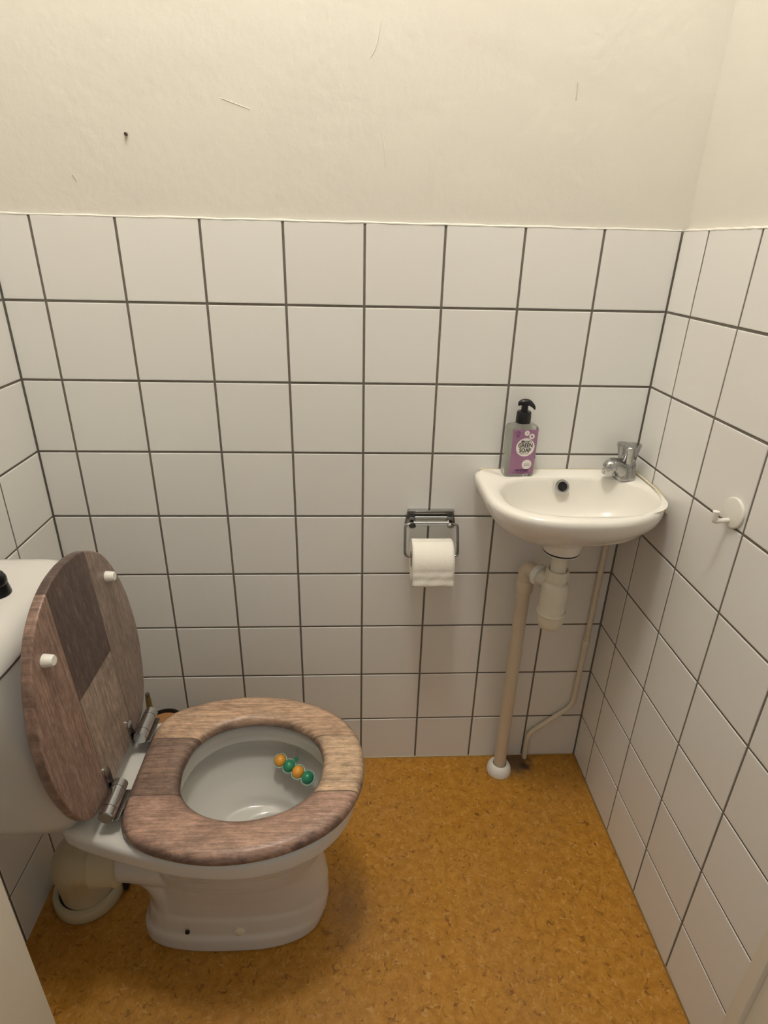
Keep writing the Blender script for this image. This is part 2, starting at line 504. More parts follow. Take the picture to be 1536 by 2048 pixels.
tile_cache = {}
def tile_mesh(w, h):
    key = (round(w, 4), round(h, 4))
    if key in tile_cache: return tile_cache[key]
    me = bpy.data.meshes.new('tile')
    b = 0.0011
    x, z = w/2, h/2
    rings = [[(-x, TT, -z), (x, TT, -z), (x, TT, z), (-x, TT, z)],
             [(-x, b, -z), (x, b, -z), (x, b, z), (-x, b, z)],
             [(-x+b*0.4, b*0.25, -z+b*0.4), (x-b*0.4, b*0.25, -z+b*0.4), (x-b*0.4, b*0.25, z-b*0.4), (-x+b*0.4, b*0.25, z-b*0.4)],
             [(-x+b*1.4, 0, -z+b*1.4), (x-b*1.4, 0, -z+b*1.4), (x-b*1.4, 0, z-b*1.4), (-x+b*1.4, 0, z-b*1.4)]]
    vs = [p for r in rings for p in r]; fs = []
    for i in range(3):
        for j in range(4):
            k = (j+1) % 4
            fs.append((i*4+j, i*4+k, (i+1)*4+k, (i+1)*4+j))
    fs.append((12, 13, 14, 15))
    me.from_pydata(vs, [], fs); me.update()
    bm = bmesh.new(); bm.from_mesh(me); bmesh.ops.recalc_face_normals(bm, faces=bm.faces); bm.to_mesh(me); bm.free()
    me.materials.append(M_tile)
    tile_cache[key] = me
    return me

def tile_wall(wall, cols, face, axis):
    """cols: list of (a0, a1) extents along the wall; axis 'back','right','left'"""
    for (a0, a1) in cols:
        for r in range(len(Z)-1):
            z0, z1 = Z[r], Z[r+1]
            zt = z1 - (G/2 if r < len(Z)-2 else 0)
            zb = z0 + (G/2 if r > 0 else 0)
            w = (a1-a0) - G; h = zt-zb
            if w < 0.01: continue
            o = bpy.data.objects.new('tile', tile_mesh(w, h)); C.objects.link(o)
            o.parent = wall
            c = (a0+a1)/2; zc = (zb+zt)/2
            jit = (random.uniform(-1, 1)*0.0018, 0, random.uniform(-1, 1)*0.0018)
            if axis == 'back':
                o.location = (c, face, zc); o.rotation_euler = jit
            elif axis == 'right':
                o.location = (face, c, zc); o.rotation_euler = (0, jit[0], -PI/2 + jit[2])
            else:
                o.location = (face, c, zc); o.rotation_euler = (0, jit[0], PI/2 + jit[2])

# floor
fl = MB().box((-1.42, -1.9, -0.05), (0.30, 0.10, 0.0)).build('floor', M_lino, smooth=False)
tag(fl, 'mottled orange-brown linoleum floor', kind='structure')
# walls: plaster body, recessed grout bed, tiles
wb = MB().box((-1.42, 0.005, 0.0), (0.12, 0.11, H)).build('wall_back', M_plaster, smooth=False)
tag(wb, 'cream plastered back wall, tiled white up to chest height', kind='structure')
MB().box((XL+0.0002, 0.0014, 0.0), (XR-0.0002, 0.0049, TOP-0.0012)).build('grout', M_grout, wb, smooth=False)
cols_b = [(-0.15*(k+1), -0.15*k) for k in range(8)] + [(XL, -1.2)]
tile_wall(wb, cols_b, 0.0, 'back')
wr = MB().box((0.0105, YF-0.12, 0.0), (0.12, 0.0049, H)).build('wall_right', M_plaster, smooth=False)
tag(wr, 'right side wall, cream plaster above white tiles', kind='structure')
MB().box((0.0014, YF, 0.0), (0.0104, 0.0014, TOP-0.0012)).build('grout', M_grout, wr, smooth=False)
cols_r = [(-0.089, 0.0)] + [(-0.089-0.15*(k+1), -0.089-0.15*k) for k in range(4)] + [(YF, -0.689)]
tile_wall(wr, cols_r, 0.0, 'right')
wl = MB().box((-1.42, YF-0.12, 0.0), (XL-0.0085, 0.0049, H)).build('wall_left', M_plaster, smooth=False)
tag(wl, 'left side wall behind the cistern, cream plaster above white tiles', kind='structure')
MB().box((XL-0.0084, YF, 0.0), (XL-0.0014, 0.0014, TOP-0.0012)).build('grout', M_grout, wl, smooth=False)
cols_l = [(-0.15*(k+1), -0.15*k) for k in range(5)] + [(YF, -0.75)]
tile_wall(wl, cols_l, XL, 'left')
# front wall with the door opening the camera looks through
wf = MB().box((-1.42, YF-0.12, 0), (-1.035, YF, H)).box((-0.075, YF-0.12, 0), (0.12, YF, H)).box((-1.035, YF-0.12, 2.06), (-0.075, YF, H)).build('wall_front', M_plaster, smooth=False)
tag(wf, 'front wall around the doorway', kind='structure')
ce = MB().box((-1.42, YF-0.12, H), (0.12, 0.11, H+0.05)).build('ceiling', M_plaster, smooth=False)
tag(ce, 'cream ceiling above the frame', kind='structure')
# door frame
fr = rbox(MB(), (-1.04, YF-0.16, 0.0), (-0.9725, YF+0.0, 2.0), 0.003, 2).build('door_frame', M_frame)
fr.name = 'trim_1'; tag(fr, 'cream door jamb at the lower left', kind='structure')
f2 = MB()
rbox(f2, (-0.140, YF-0.019, 0.0), (-0.07, YF+0.0, 2.0), 0.003, 2)
rbox(f2, (-0.133, YF-0.16, 0.0), (-0.07, YF-0.017, 2.0), 0.003, 2)
f2 = f2.build('trim_2', M_frame); tag(f2, 'cream door jamb at the lower right', kind='structure')
f3 = rbox(MB(), (-1.04, YF-0.16, 2.0), (-0.07, YF+0.0, 2.07), 0.003, 2).build('trim_3', M_frame)
tag(f3, 'cream door head', kind='structure')

# plaster lip over the tile edge, slightly uneven
def lip(name, p0, p1, out, parent):
    p0 = Vector(p0); p1 = Vector(p1); out = Vector(out); n = 90
    rings = []
    for i in range(n+1):
        p = p0.lerp(p1, i/n)
        hh = 0.0016 + 0.0010*math.sin(i*0.9) * math.sin(i*0.37) + random.uniform(-0.0004, 0.0004)
        d = 0.0004 + random.uniform(-0.0004, 0.0005)
        b = random.uniform(-0.0008, 0.0002)
        rings.append([p + out*(-0.012) + Vector((0,0,b)), p + out*d + Vector((0,0,b)), p + out*(d*0.6) + Vector((0,0,hh*0.6)), p - out*0.007 + Vector((0,0,hh+0.002)), p - out*0.012 + Vector((0,0,hh+0.002))])
    return MB().loft(rings).build(name, M_plaster, parent, smooth=50)
lip('plaster_lip', (XL, 0, TOP), (0.0, 0, TOP), (0, -1, 0), wb)
lip('plaster_lip', (0, 0, TOP), (0, YF, TOP), (-1, 0, 0), wr)
lip('plaster_lip', (XL, 0, TOP), (XL, YF, TOP), (1, 0, 0), wl)
# sealant bead along the skirting joint of the back wall
MB().tube([(XL+0.01, -0.0008, 0.0012), (-0.60, -0.0008, 0.0014), (-0.005, -0.0008, 0.001)], 0.0018, 6).build('sealant_bead', simple('grubby_sealant', (0.50, 0.41, 0.29), 0.6), wb)
MB().tube([(-0.0008, -0.005, 0.001), (-0.0008, YF+0.01, 0.001)], 0.0022, 6).build('sealant_bead', simple('floor_edge_sealant', (0.26, 0.16, 0.06), 0.6), wr)

# wall marks on the plaster
M_pl2 = simple('filler_smear', (0.72, 0.69, 0.61), 0.7)
def scratch(pts, w=0.0012):
    MB().tube(catmull(pts, 5), [w*0.3] + [w]*(len(catmull(pts, 5))-2) + [w*0.3], 6).build('plaster_scratch', M_pl2, wb)
scratch([(-0.594, 0.0052, 1.577), (-0.583, 0.0052, 1.596), (-0.576, 0.0052, 1.632)], 0.0011)
scratch([(-0.571, 0.0052, 1.474), (-0.566, 0.0052, 1.445), (-0.564, 0.0052, 1.420)], 0.0012)
scratch([(-0.846, 0.0052, 1.515), (-0.82, 0.0052, 1.507), (-0.796, 0.0052, 1.500)], 0.0009)
M_mark = simple('grey_scuff', (0.56, 0.51, 0.42), 0.8)
MB().tube([(-1.112, 0.0052, 1.395), (-1.106, 0.0052, 1.385)], 0.0015, 6).build('scuff_mark', M_mark, wb)
MB().tube([(-0.237, 0.0052, 1.555), (-0.236, 0.0052, 1.53)], 0.0011, 6).build('scuff_mark', M_mark, wb)
nl = MB().lathe([(0.0001, 0), (0.0028, 0.0008), (0.003, 0.004), (0.0022, 0.006), (0.0001, 0.0066)], (-1.010, 0.005, 1.458), M=axis_m((0, -1, 0)), n=9).build('wall_nail', simple('rusty_nail', (0.05, 0.03, 0.015), 0.6))
tag(nl, 'tiny dark nail stub sticking out of the plaster, upper left', 'nail')

# ------------------------------------------------------------------ toilet
CY = -0.4155
T = empty('toilet', (-0.95, CY, 0), 'white ceramic toilet with weathered wood-look seat and raised lid, by the left wall', 'toilet')
NR = 96
CX = -0.80
rim_outer = mirror_outline([(-0.612, 0.0), (-0.618, 0.045), (-0.636, 0.090), (-0.67, 0.128), (-0.715, 0.153), (-0.77, 0.168), (-0.83, 0.171),
                            (-0.90, 0.163), (-0.97, 0.146), (-1.03, 0.127), (-1.07, 0.113), (-1.097, 0.100), (-1.113, 0.078), (-1.119, 0.045), (-1.12, 0.0)], CY)
hole = mirror_outline([(-0.668, 0.0), (-0.673, 0.035), (-0.692, 0.066), (-0.722, 0.091), (-0.765, 0.109), (-0.81, 0.115), (-0.855, 0.109), (-0.895, 0.088), (-0.925, 0.05), (-0.936, 0.0)], CY)
def scaled(poly, s, cx=CX, cy=CY, dx=0, dy=0):
    return [(cx+(x-cx)*s+dx, cy+(y-cy)*s+dy) for x, y in poly]
def inset(poly, d):
    n = len(poly); out = []
    for i in range(n):
        x0, y0 = poly[i-1]; x1, y1 = poly[(i+1) % n]
        tx, ty = x1-x0, y1-y0; L = math.hypot(tx, ty) or 1
        out.append((poly[i][0]-ty/L*d, poly[i][1]+tx/L*d))
    return out
sgn = 1 if inset(rim_outer, 0.01)[20][1] < rim_outer[20][1] else -1
def ins(poly, d): return inset(poly, d*sgn)
def body(z, xb, xf, hw, xm=-0.84, eb=2.3, ef=2.2):
    pts = []
    for j in range(72):
        th = 2*PI*j/72; c, s = math.cos(th), math.sin(th)
        e = ef if c > 0 else eb; a = (xf-xm) if c > 0 else (xm-xb)
        pts.append((xm + a*math.copysign(abs(c)**(2/e), c), CY + hw*math.copysign(abs(s)**(2/e), s)))
    return ray_ring(pts, CX, CY, NR, z)
rings = []
secs = [(0.000, -1.045, -0.690, 0.067, 2.9), (0.008, -1.047, -0.686, 0.069, 2.9), (0.034, -1.046, -0.679, 0.069, 2.9), (0.041, -1.044, -0.677, 0.067, 2.9), (0.045, -1.040, -0.675, 0.0635, 2.9),
        (0.050, -1.037, -0.674, 0.0625, 2.9), (0.084, -1.030, -0.670, 0.0615, 2.9), (0.090, -1.027, -0.670, 0.060, 2.9), (0.095, -1.024, -0.670, 0.0585, 2.9), (0.14, -1.012, -0.671, 0.063, 2.8), (0.19, -1.000, -0.678, 0.072, 2.6),
        (0.225, -1.000, -0.682, 0.087, 2.5), (0.26, -1.006, -0.670, 0.101, 2.4), (0.295, -1.018, -0.650, 0.119, 2.4), (0.325, -1.04, -0.634, 0.135, 2.4), (0.347, -1.06, -0.627, 0.145, 2.4), (0.361, -1.07, -0.622, 0.150, 2.3)]
for z, xb, xf, hw, e in secs:
    rings.append(body(z, xb, xf, hw, -0.84, e))
for z, d in ((0.366, 0.012), (0.370, 0.004), (0.377, 0.0), (0.405, -0.002), (0.411, 0.001), (0.4145, 0.006), (0.4155, 0.012)):
    rings.append(ray_ring(ins(rim_outer, d), CX, CY, NR, z))
for z, d in ((0.4155, -0.014), (0.414, -0.006), (0.410, -0.001), (0.400, 0.001), (0.388, 0.0)):
    rings.append(ray_ring(ins(hole, d), CX, CY, NR, z))
for z, d in ((0.377, 0.001), (0.374, -0.001), (0.3735, -0.008), (0.377, -0.016), (0.370, -0.0205), (0.345, -0.0175), (0.318, -0.004), (0.290, 0.014), (0.264, 0.037)):
    rings.append(ray_ring(ins(hole, d), CX, CY, NR, z))
# shallow shelf at the back, well at the front
def bowl_low(s, z0, z1, dx, dy=0.0):
    r = ray_ring(scaled(hole, s, CX, CY, dx, dy), CX+dx, CY+dy, NR, z0)
    out = []
    for x, y, z in r:
        t = (x - (CX+dx)) / (0.13*s)
        out.append((x, y, z0 + (z1-z0)*max(0, min(1, (t+1)/2))))
    return out
rings.append(bowl_low(0.62, 0.250, 0.246, 0.002))
rings.append(bowl_low(0.50, 0.245, 0.240, 0.018, -0.004))
rings.append(bowl_low(0.475, 0.241, 0.234, 0.022, -0.005))
rings.append(bowl_low(0.44, 0.222, 0.205, 0.026, -0.006))
rings.append(bowl_low(0.36, 0.190, 0.170, 0.036, -0.004))
rings.append(bowl_low(0.22, 0.165, 0.135, 0.050))
rings.append(bowl_low(0.02, 0.160, 0.130, 0.050))
pan = MB().loft(rings)
# trap outlet at the back, flaring into the pedestal
pan.tube([(-0.90, CY, 0.16), (-0.94, CY, 0.185), (-0.975, CY, 0.195), (-1.00, CY, 0.201), (-1.025, CY, 0.204), (-1.05, CY, 0.205), (-1.094, CY, 0.205)], [0.044, 0.047, 0.051, 0.052, 0.050, 0.047, 0.045], 40)
pan.tube(catmull([(-1.035, CY, 0.203), (-0.998, CY, 0.172), (-0.978, CY, 0.120), (-0.976, CY, 0.06)], 6), [0.044+0.006*i/18 for i in range(19)], 32)
pan_o = pan.build('pan', M_ceramic, T, smooth=True)
rm = pan_o.modifiers.new('fuse', 'REMESH'); rm.mode = 'VOXEL'; rm.voxel_size = 0.0026; rm.use_smooth_shade = True
sm_ = pan_o.modifiers.new('glaze', 'SMOOTH'); sm_.factor = 0.5; sm_.iterations = 14
# bolt hole and cap in the foot band
MB().lathe([(0.0001, 0.0), (0.0045, 0), (0.0045, 0.003), (0.0001, 0.003)], (-0.945, CY-0.0612, 0.061), M=axis_m((0, -1, 0)), n=20).build('bolt_hole', M_rubber, T)
MB().lathe([(0.0115, 0.0), (0.0115, 0.0005), (0.0108, 0.003), (0.008, 0.0045), (0.0001, 0.005)], (-0.845, CY-0.0618, 0.058), M=axis_m((0, -1, 0)), n=24).build('bolt_cap', simple('cream_cap', (0.78, 0.72, 0.56), 0.4), T)

# --- seat ring
SX = -1.006
seat_out = mirror_outline([(-0.600, 0.0), (-0.604, 0.040), (-0.619, 0.080), (-0.647, 0.118), (-0.69, 0.148), (-0.745, 0.169), (-0.805, 0.179), (-0.865, 0.177), (-0.925, 0.163),
                           (-0.968, 0.144), (-0.992, 0.120), (-1.002, 0.090), (-1.004, 0.045), (-1.004, 0.0)], CY)
seat_in = mirror_outline([(-0.676, 0.0), (-0.680, 0.030), (-0.694, 0.060), (-0.722, 0.085), (-0.763, 0.103), (-0.81, 0.109), (-0.855, 0.102), (-0.892, 0.082), (-0.918, 0.048), (-0.926, 0.0)], CY)
prof = [('o', 0.003, 0.4195), ('o', 0.0005, 0.4215), ('o', -0.0, 0.4265), ('o', 0.0015, 0.4325), ('o', 0.0055, 0.4372), ('o', 0.012, 0.4398), ('o', 0.020, 0.4405),
        ('i', -0.020, 0.4405), ('i', -0.012, 0.4396), ('i', -0.0055, 0.4368), ('i', -0.0015, 0.4320), ('i', 0.0, 0.4265), ('i', -0.001, 0.4215), ('i', -0.004, 0.4195)]
rg = []
for k, d, z in prof:
    rg.append(ray_ring(ins(seat_out if k == 'o' else seat_in, d), CX, CY, NR, z))
rg.append(rg[0])
seat = MB().loft(rg, False, False).build('seat', M_seat, T, smooth=60, loc=(SX, CY, 0.42))
for x, t in ((-0.70, 0.115), (-0.70, -0.115), (-0.93, 0.12), (-0.93, -0.12)):
    MB().lathe([(0.008, 0), (0.008, 0.0045)], (x, CY+t, 0.4155), n=16).build('seat_buffer', M_wpl, T)

# --- lid, built flat then raised
lid_half = [(0.406, 0.0), (0.402, 0.040), (0.387, 0.080), (0.359, 0.118), (0.316, 0.146), (0.261, 0.167), (0.201, 0.177), (0.141, 0.176), (0.081, 0.162),
            (0.038, 0.143), (0.014, 0.118), (0.004, 0.088), (0.002, 0.045), (0.002, 0.0)]
lo = mirror_outline(lid_half, 0.0)
sg2 = 1 if inset(lo, 0.01)[20][1] < lo[20][1] else -1
lr = []
for d, z in ((0.15, -0.0), (0.003, 0.0), (0.0012, -0.0003), (0.0003, -0.0012), (0.0, -0.003), (0.0, -0.013), (0.0015, -0.016), (0.005, -0.0175), (0.15, -0.0175)):
    if d == 0.15:
        lr.append(ray_ring(scaled(lo, 0.05, 0.2, 0.0), 0.2, 0, NR, z))
    else:
        lr.append(ray_ring(inset(lo, d*sg2), 0.2, 0, NR, z))
lid = MB().loft(lr)
me = bpy.data.meshes.new('lid'); me.from_pydata([tuple(v) for v in lid.v], [], lid.f); me.update()
bm = bmesh.new(); bm.from_mesh(me); bmesh.ops.recalc_face_normals(bm, faces=bm.faces); bm.to_mesh(me); bm.free()
finish(me, 50, M_lid)
lid_o = bpy.data.objects.new('lid', me); C.objects.link(lid_o); lid_o.parent = T
LT = math.radians(3.0)
LP = Vector((-1.030, CY, 0.446))
lid_o.location = LP - Vector(T.location)
# local x -> up the lid, local z -> its underside normal (towards the bowl, +X)
sdir = Vector((-math.sin(LT), 0, math.cos(LT))); ndir = Vector((math.cos(LT), 0, math.sin(LT)))
ydir = ndir.cross(sdir)
Rm = Matrix((sdir, ydir, ndir)).transposed()
lid_o.rotation_euler = Rm.to_euler()
def lidp(s, t, n=0.0):
    return LP + sdir*s + Vector((0, 1, 0))*t + ndir*n
for s_, t_ in ((0.318, 0.113), (0.318, -0.113)):
    MB().lathe([(0.0098, 0), (0.0098, 0.001), (0.0082, 0.0125), (0.0068, 0.0145), (0.0001, 0.0145)], lidp(s_, t_), M=axis_m(ndir), n=24).build('lid_buffer', M_wpl, T)
# --- hinges
for hc in (-0.083, 0.083):
    y = CY + hc
    hz, hx, hr = 0.4555, -1.0145, 0.0125
    ln = 0.035
    h = MB().lathe([(0.0001, -ln), (hr-0.0015, -ln), (hr, -ln+0.0015), (hr, -0.020), (hr-0.0012, -0.0195), (hr-0.0012, -0.0185), (hr, -0.018), (hr, 0.018), (hr-0.0012, 0.0185),
                    (hr-0.0012, 0.0195), (hr, 0.020), (hr, ln-0.0015), (hr-0.0015, ln), (0.0001, ln)], (hx, y, hz), M=axis_m((0, 1, 0)), n=28).build('hinge', M_chrome, T)
    # post into the ceramic
    MB().lathe([(0.013, 0), (0.013, 0.003), (0.008, 0.004), (0.008, hz-0.4155-0.004), ], (hx-0.003, y+0.010, 0.4155), n=20).build('hinge_post', M_chrome, T)
    # tongue up the lid
    tg = MB(); w = 0.0085
    yy = y - 0.012 if hc < 0 else y - 0.027
    yy = y + (0.030 if hc < 0 else -0.030)
    prof2 = [(-0.004, -w), (0.040, -w)] + [(0.040 + w*math.sin(a), -w*math.cos(a)) for a in [PI*k/8 for k in range(1, 8)]] + [(0.040, w), (-0.004, w)]
    r0 = [lidp(s_, 0, 0.0004) + Vector((0, yy-CY+t_, 0)) for s_, t_ in prof2]
    r1 = [lidp(s_, 0, 0.0026) + Vector((0, yy-CY+t_, 0)) for s_, t_ in prof2]
    tg.loft([r0, r1])
    tg.build('lid_bracket', M_chrome, T, smooth=30)
    # flange under the seat
    rbox(MB(), (-1.012, y-0.030, 0.4415), (-0.998, y+0.030, 0.4445), 0.001, 1).build('seat_bracket', M_steel, T)
# --- cistern
CI = []
def cring(xf, hw, z, e=5.0, xb=XL+0.0012):
    cx = (xf+xb)/2
    return sup(cx, CY, (xf-xb)/2, hw, 64, e, z)
cis = MB().loft([cring(-1.078, 0.104, 0.4165, 4.5), cring(-1.068, 0.113, 0.418, 4.5), cring(-1.060, 0.120, 0.425, 4.8), cring(-1.060, 0.125, 0.445, 5), cring(-1.066, 0.134, 0.50, 5.5), cring(-1.077, 0.146, 0.58, 6),
                 cring(-1.088, 0.156, 0.66, 6.5), cring(-1.096, 0.163, 0.72, 7), cring(-1.0985, 0.165, 0.744, 7)])
cis.build('cistern', M_ceramic, T, smooth=60)
MB().loft([cring(-1.102, 0.162, 0.743, 7), cring(-1.102, 0.162, 0.7485, 7)]).build('cistern_joint', M_rubber, T)
MB().loft([cring(-1.100, 0.164, 0.748, 7), cring(-1.097, 0.167, 0.750, 7), cring(-1.0975, 0.1665, 0.755, 7), cring(-1.103, 0.161, 0.766, 6), cring(-1.112, 0.153, 0.7755, 5.5), cring(-1.125, 0.142, 0.7825, 5), cring(-1.142, 0.127, 0.787, 4),
           cring(-1.165, 0.105, 0.7895, 3.2), cring(-1.20, 0.05, 0.791, 2.6), cring(-1.235, 0.01, 0.791, 2.2)]).build('cistern_lid', M_ceramic, T, smooth=60)
bc = (-1.176, CY+0.020, 0.788)
MB().lathe([(0.0225, 0.0), (0.0225, 0.002), (0.020, 0.016), (0.0195, 0.018), (0.0205, 0.020), (0.0200, 0.028), (0.017, 0.034), (0.010, 0.0365), (0.0001, 0.037)], bc, n=36).build('flush_button', M_black, T)

# ------------------------------------------------------------------ pan connector
W = empty('waste_pipe', (-1.19, -0.355, 0), 'fat cream plastic drain bend from the toilet down into a floor collar', 'pipe')
MB().tube([(-1.066, CY, 0.205), (-1.069, CY, 0.205), (-1.070, CY, 0.205), (-1.115, CY, 0.205), (-1.116, CY, 0.205)], [0.050, 0.054, 0.055, 0.055, 0.050], 36).build('coupling_sleeve', M_pan, W)
MB().tube(catmull([(-1.085, CY, 0.205), (-1.115, CY+0.003, 0.203), (-1.150, CY+0.014, 0.185), (-1.174, CY+0.032, 0.142), (-1.184, -0.365, 0.090), (-1.188, -0.354, 0.012)], 7), 0.0525, 40).build('drain_bend', M_pan, W)
MB().lathe([(0.056, 0.0), (0.068, 0.001), (0.070, 0.004), (0.070, 0.026), (0.068, 0.030), (0.0585, 0.031), (0.0565, 0.027)], (-1.190, -0.352, 0), n=48, cap0=False, cap1=False).build('floor_collar', M_pan, W)
MB().lathe([(0.0568, 0.0278), (0.0515, 0.0278), (0.0515, 0.02)], (-1.190, -0.352, 0), n=48, cap0=False, cap1=False).build('rubber_seal', M_rubber, W)
rbox(MB(), (-1.121, -0.352, 0.0), (-1.111, -0.325, 0.040), 0.002, 1).build('black_tab', M_rubber, W)  # small black block standing beside the floor collar

# ------------------------------------------------------------------ toilet block hanging in the bowl
TB = empty('toilet_block', (-0.735, -0.34, 0.34), 'clear toilet block holder with orange and green balls hanging inside the bowl', 'toilet freshener')
bpos = [(-0.768, -0.320, 0.342), (-0.749, -0.3325, 0.340), (-0.730, -0.3475, 0.340), (-0.710, -0.362, 0.340)]
for i, p in enumerate(bpos):
    rr = 0.0122
    MB().lathe([(rr*math.sin(a)+1e-5, -rr*math.cos(a)) for a in [PI*k/14 for k in range(15)]], p, n=24).build('scent_ball', M_orange if i % 2 == 0 else M_green, TB)
    o = [c for c in TB.children][-1]
    o['label'] = 'orange ball' if i % 2 == 0 else 'green ball'
vn = Vector((0.35, -0.75, 0.72)).normalized()
cage = MB()
side = Vector((0.79, -0.58, 0)).normalized()
upv = vn.cross(side).normalized()
loop = []
pb = [Vector(p) for p in bpos]
for i in range(4):
    for a in range(-60, 61, 20):
        rr = 0.0140
        loop.append(pb[i] + (side*math.sin(math.radians(a)) - upv*math.cos(math.radians(a)))*rr)
for a in range(-60+0, 61, 30):
    loop.append(pb[3] + (side*math.cos(math.radians(a)) + upv*math.sin(math.radians(a)))*0.0145)
for i in (3, 2, 1, 0):
    for a in range(-60, 61, 20):
        loop.append(pb[i] + (-side*math.sin(math.radians(a)) + upv*math.cos(math.radians(a)))*0.0140)
for a in range(-60, 61, 30):
    loop.append(pb[0] + (-side*math.cos(math.radians(a)) - upv*math.sin(math.radians(a)))*0.0145)
loop.append(loop[0])
cage.tube(loop, 0.0014, 8, caps=False)
cage.build('holder_frame', M_cage, TB, smooth=60)
hk = smooth_path([pb[1]+Vector((0.006, 0.010, 0.000)), (-0.738, -0.312, 0.342), (-0.735, -0.298, 0.350)], 0.01)
MB().tube(hk, 0.0013, 8).build('hanger', M_clear, TB, smooth=60)
MB().lathe([(0.0001, 0), (0.0045, 0), (0.0045, 0.003), (0.0001, 0.003)], (-0.735, -0.327, 0.352), M=axis_m(vn), n=16).build('hanger_hole', M_green, TB)

# ------------------------------------------------------------------ toilet brush behind the pan
TBR = empty('toilet_brush', (-1.066, -0.092, 0), 'toilet brush in black-rimmed pot with brown handle, tucked behind the toilet', 'toilet brush')
bx, by = -1.082, -0.088
MB().lathe([(0.042, 0), (0.044, 0.002), (0.046, 0.10), (0.047, 0.215), (0.0475, 0.222), (0.0465, 0.226), (0.043, 0.226), (0.0405, 0.222), (0.0405, 0.21)], (bx, by, 0), n=40, cap1=False).build('pot', M_black, TBR)
MB().lathe([(0.0001, 0.212), (0.0404, 0.212), (0.0404, 0.218), (0.038, 0.2205), (0.0001, 0.2215)], (bx, by, 0), n=40).build('pot_lid', M_bamboo, TBR)
MB().lathe([(0.0090, 0.220), (0.0092, 0.238), (0.0080, 0.27), (0.0062, 0.308), (0.0054, 0.318)], (-1.103, by-0.012, 0), n=20).build('handle', M_handle, TBR)
MB().lathe([(0.0055, 0.3178), (0.0058, 0.323), (0.0045, 0.3262), (0.0001, 0.327)], (-1.103, by-0.012, 0), n=20).build('handle_tip', M_steel, TBR)

# ------------------------------------------------------------------ wash basin
B = empty('wash_basin', (-0.18, -0.001, 0.74), 'small white ceramic corner wash basin on the back wall', 'basin')
RZ = 0.852
def basin_outline(xl, xr, yb, yf, ys, rc=0.02):
    """D shape: straight back, straight sides to ys, elliptical front"""
    cx = (xl+xr)/2; a = (xr-xl)/2
    pts = []
    for k in range(25):
        th = PI*k/24
        e = 2.6 if th > PI/2 else 2.05
        c, s = math.cos(th), math.sin(th)
        pts.append((cx + a*math.copysign(abs(c)**(2/e), c), ys - (ys-yf)*abs(s)**(2/e)))
    for k in range(6):
        th = PI - (PI/2)*k/5
        pts.append((xl+rc+rc*math.cos(th), yb-rc+rc*math.sin(th)))
    for k in range(6):
        th = PI/2 - (PI/2)*k/5
        pts.append((xr-rc*0.3+rc*0.3*math.cos(th), yb-rc*0.3+rc*0.3*math.sin(th)))
    return pts
bc0 = (-0.18, -0.12)
NB = 96
def bring(z, xl, xr, yf, ys, rc=0.02, yb=-0.0008, c=bc0): return ray_ring(basin_outline(xl, xr, yb, yf, ys, rc), c[0], c[1], NB, z)
XRB = -0.0012
YS = -0.125
br = [bring(0.747, -0.225, -0.150, -0.150, -0.11), bring(0.748, -0.252, -0.125, -0.165, -0.11), bring(0.753, -0.280, -0.098, -0.182, -0.11), bring(0.764, -0.303, -0.058, -0.200, -0.11), bring(0.780, -0.322, -0.032, -0.221, YS), bring(0.796, -0.338, -0.014, -0.242, YS),
      bring(0.812, -0.350, -0.004, -0.259, YS), bring(0.828, -0.357, XRB, -0.2705, YS), bring(0.840, -0.3595, XRB, -0.2735, YS), bring(0.847, -0.3585, XRB-0.001, -0.2725, YS), bring(RZ-0.001, -0.3545, XRB-0.004, -0.268, YS), bring(RZ+0.0005, -0.348, XRB-0.008, -0.261, YS)]
def iring(z, s, cx=-0.170, cy=-0.143, a=0.159, bb=0.101, e=2.7, dx=0, dy=0):
    pts = sup(cx+dx, cy+dy, a*s, bb*s, 90, e)
    return ray_ring([(p[0], p[1]) for p in pts], cx+dx, cy+dy, NB, z)
br += [iring(RZ-0.0005, 1.03, e=2.6), iring(RZ-0.003, 0.995, e=2.6), iring(RZ-0.009, 0.97), iring(RZ-0.02, 0.945), iring(RZ-0.04, 0.90), iring(RZ-0.06, 0.83), iring(RZ-0.076, 0.72), iring(RZ-0.087, 0.55), iring(RZ-0.094, 0.35), iring(RZ-0.098, 0.16), iring(RZ-0.10, 0.02)]
bas = MB().loft(br)
bas.lathe([(0.052, 0.757), (0.045, 0.744), (0.041, 0.732), (0.0382, 0.7228)], (-0.185, -0.13, 0), n=40)
basin = bas.build('bowl', M_basin, B, smooth=60)
# overflow
ov = Vector((-0.176, -0.0555, 0.8335)); on = Vector((0.0, -0.93, 0.36))
MB().lathe([(0.0085, 0.0005), (0.0088, 0.002), (0.0105, 0.0044), (0.0132, 0.0044), (0.0150, 0.0022), (0.0154, 0.0)], ov, M=axis_m(on), n=32, cap0=False, cap1=False).build('overflow_ring', M_chrome, B)
MB().lathe([(0.0001, 0.0018), (0.0089, 0.0018), (0.0089, -0.002), (0.0001, -0.002)], ov, M=axis_m(on), n=24).build('overflow_hole', M_rubber, B)
# drain grid at the bottom
MB().lathe([(0.022, 0.0), (0.021, 0.002), (0.014, 0.0015), (0.0001, 0.001)], (-0.17, -0.143, RZ-0.0995), n=28).build('drain_rosette', M_chrome, B)
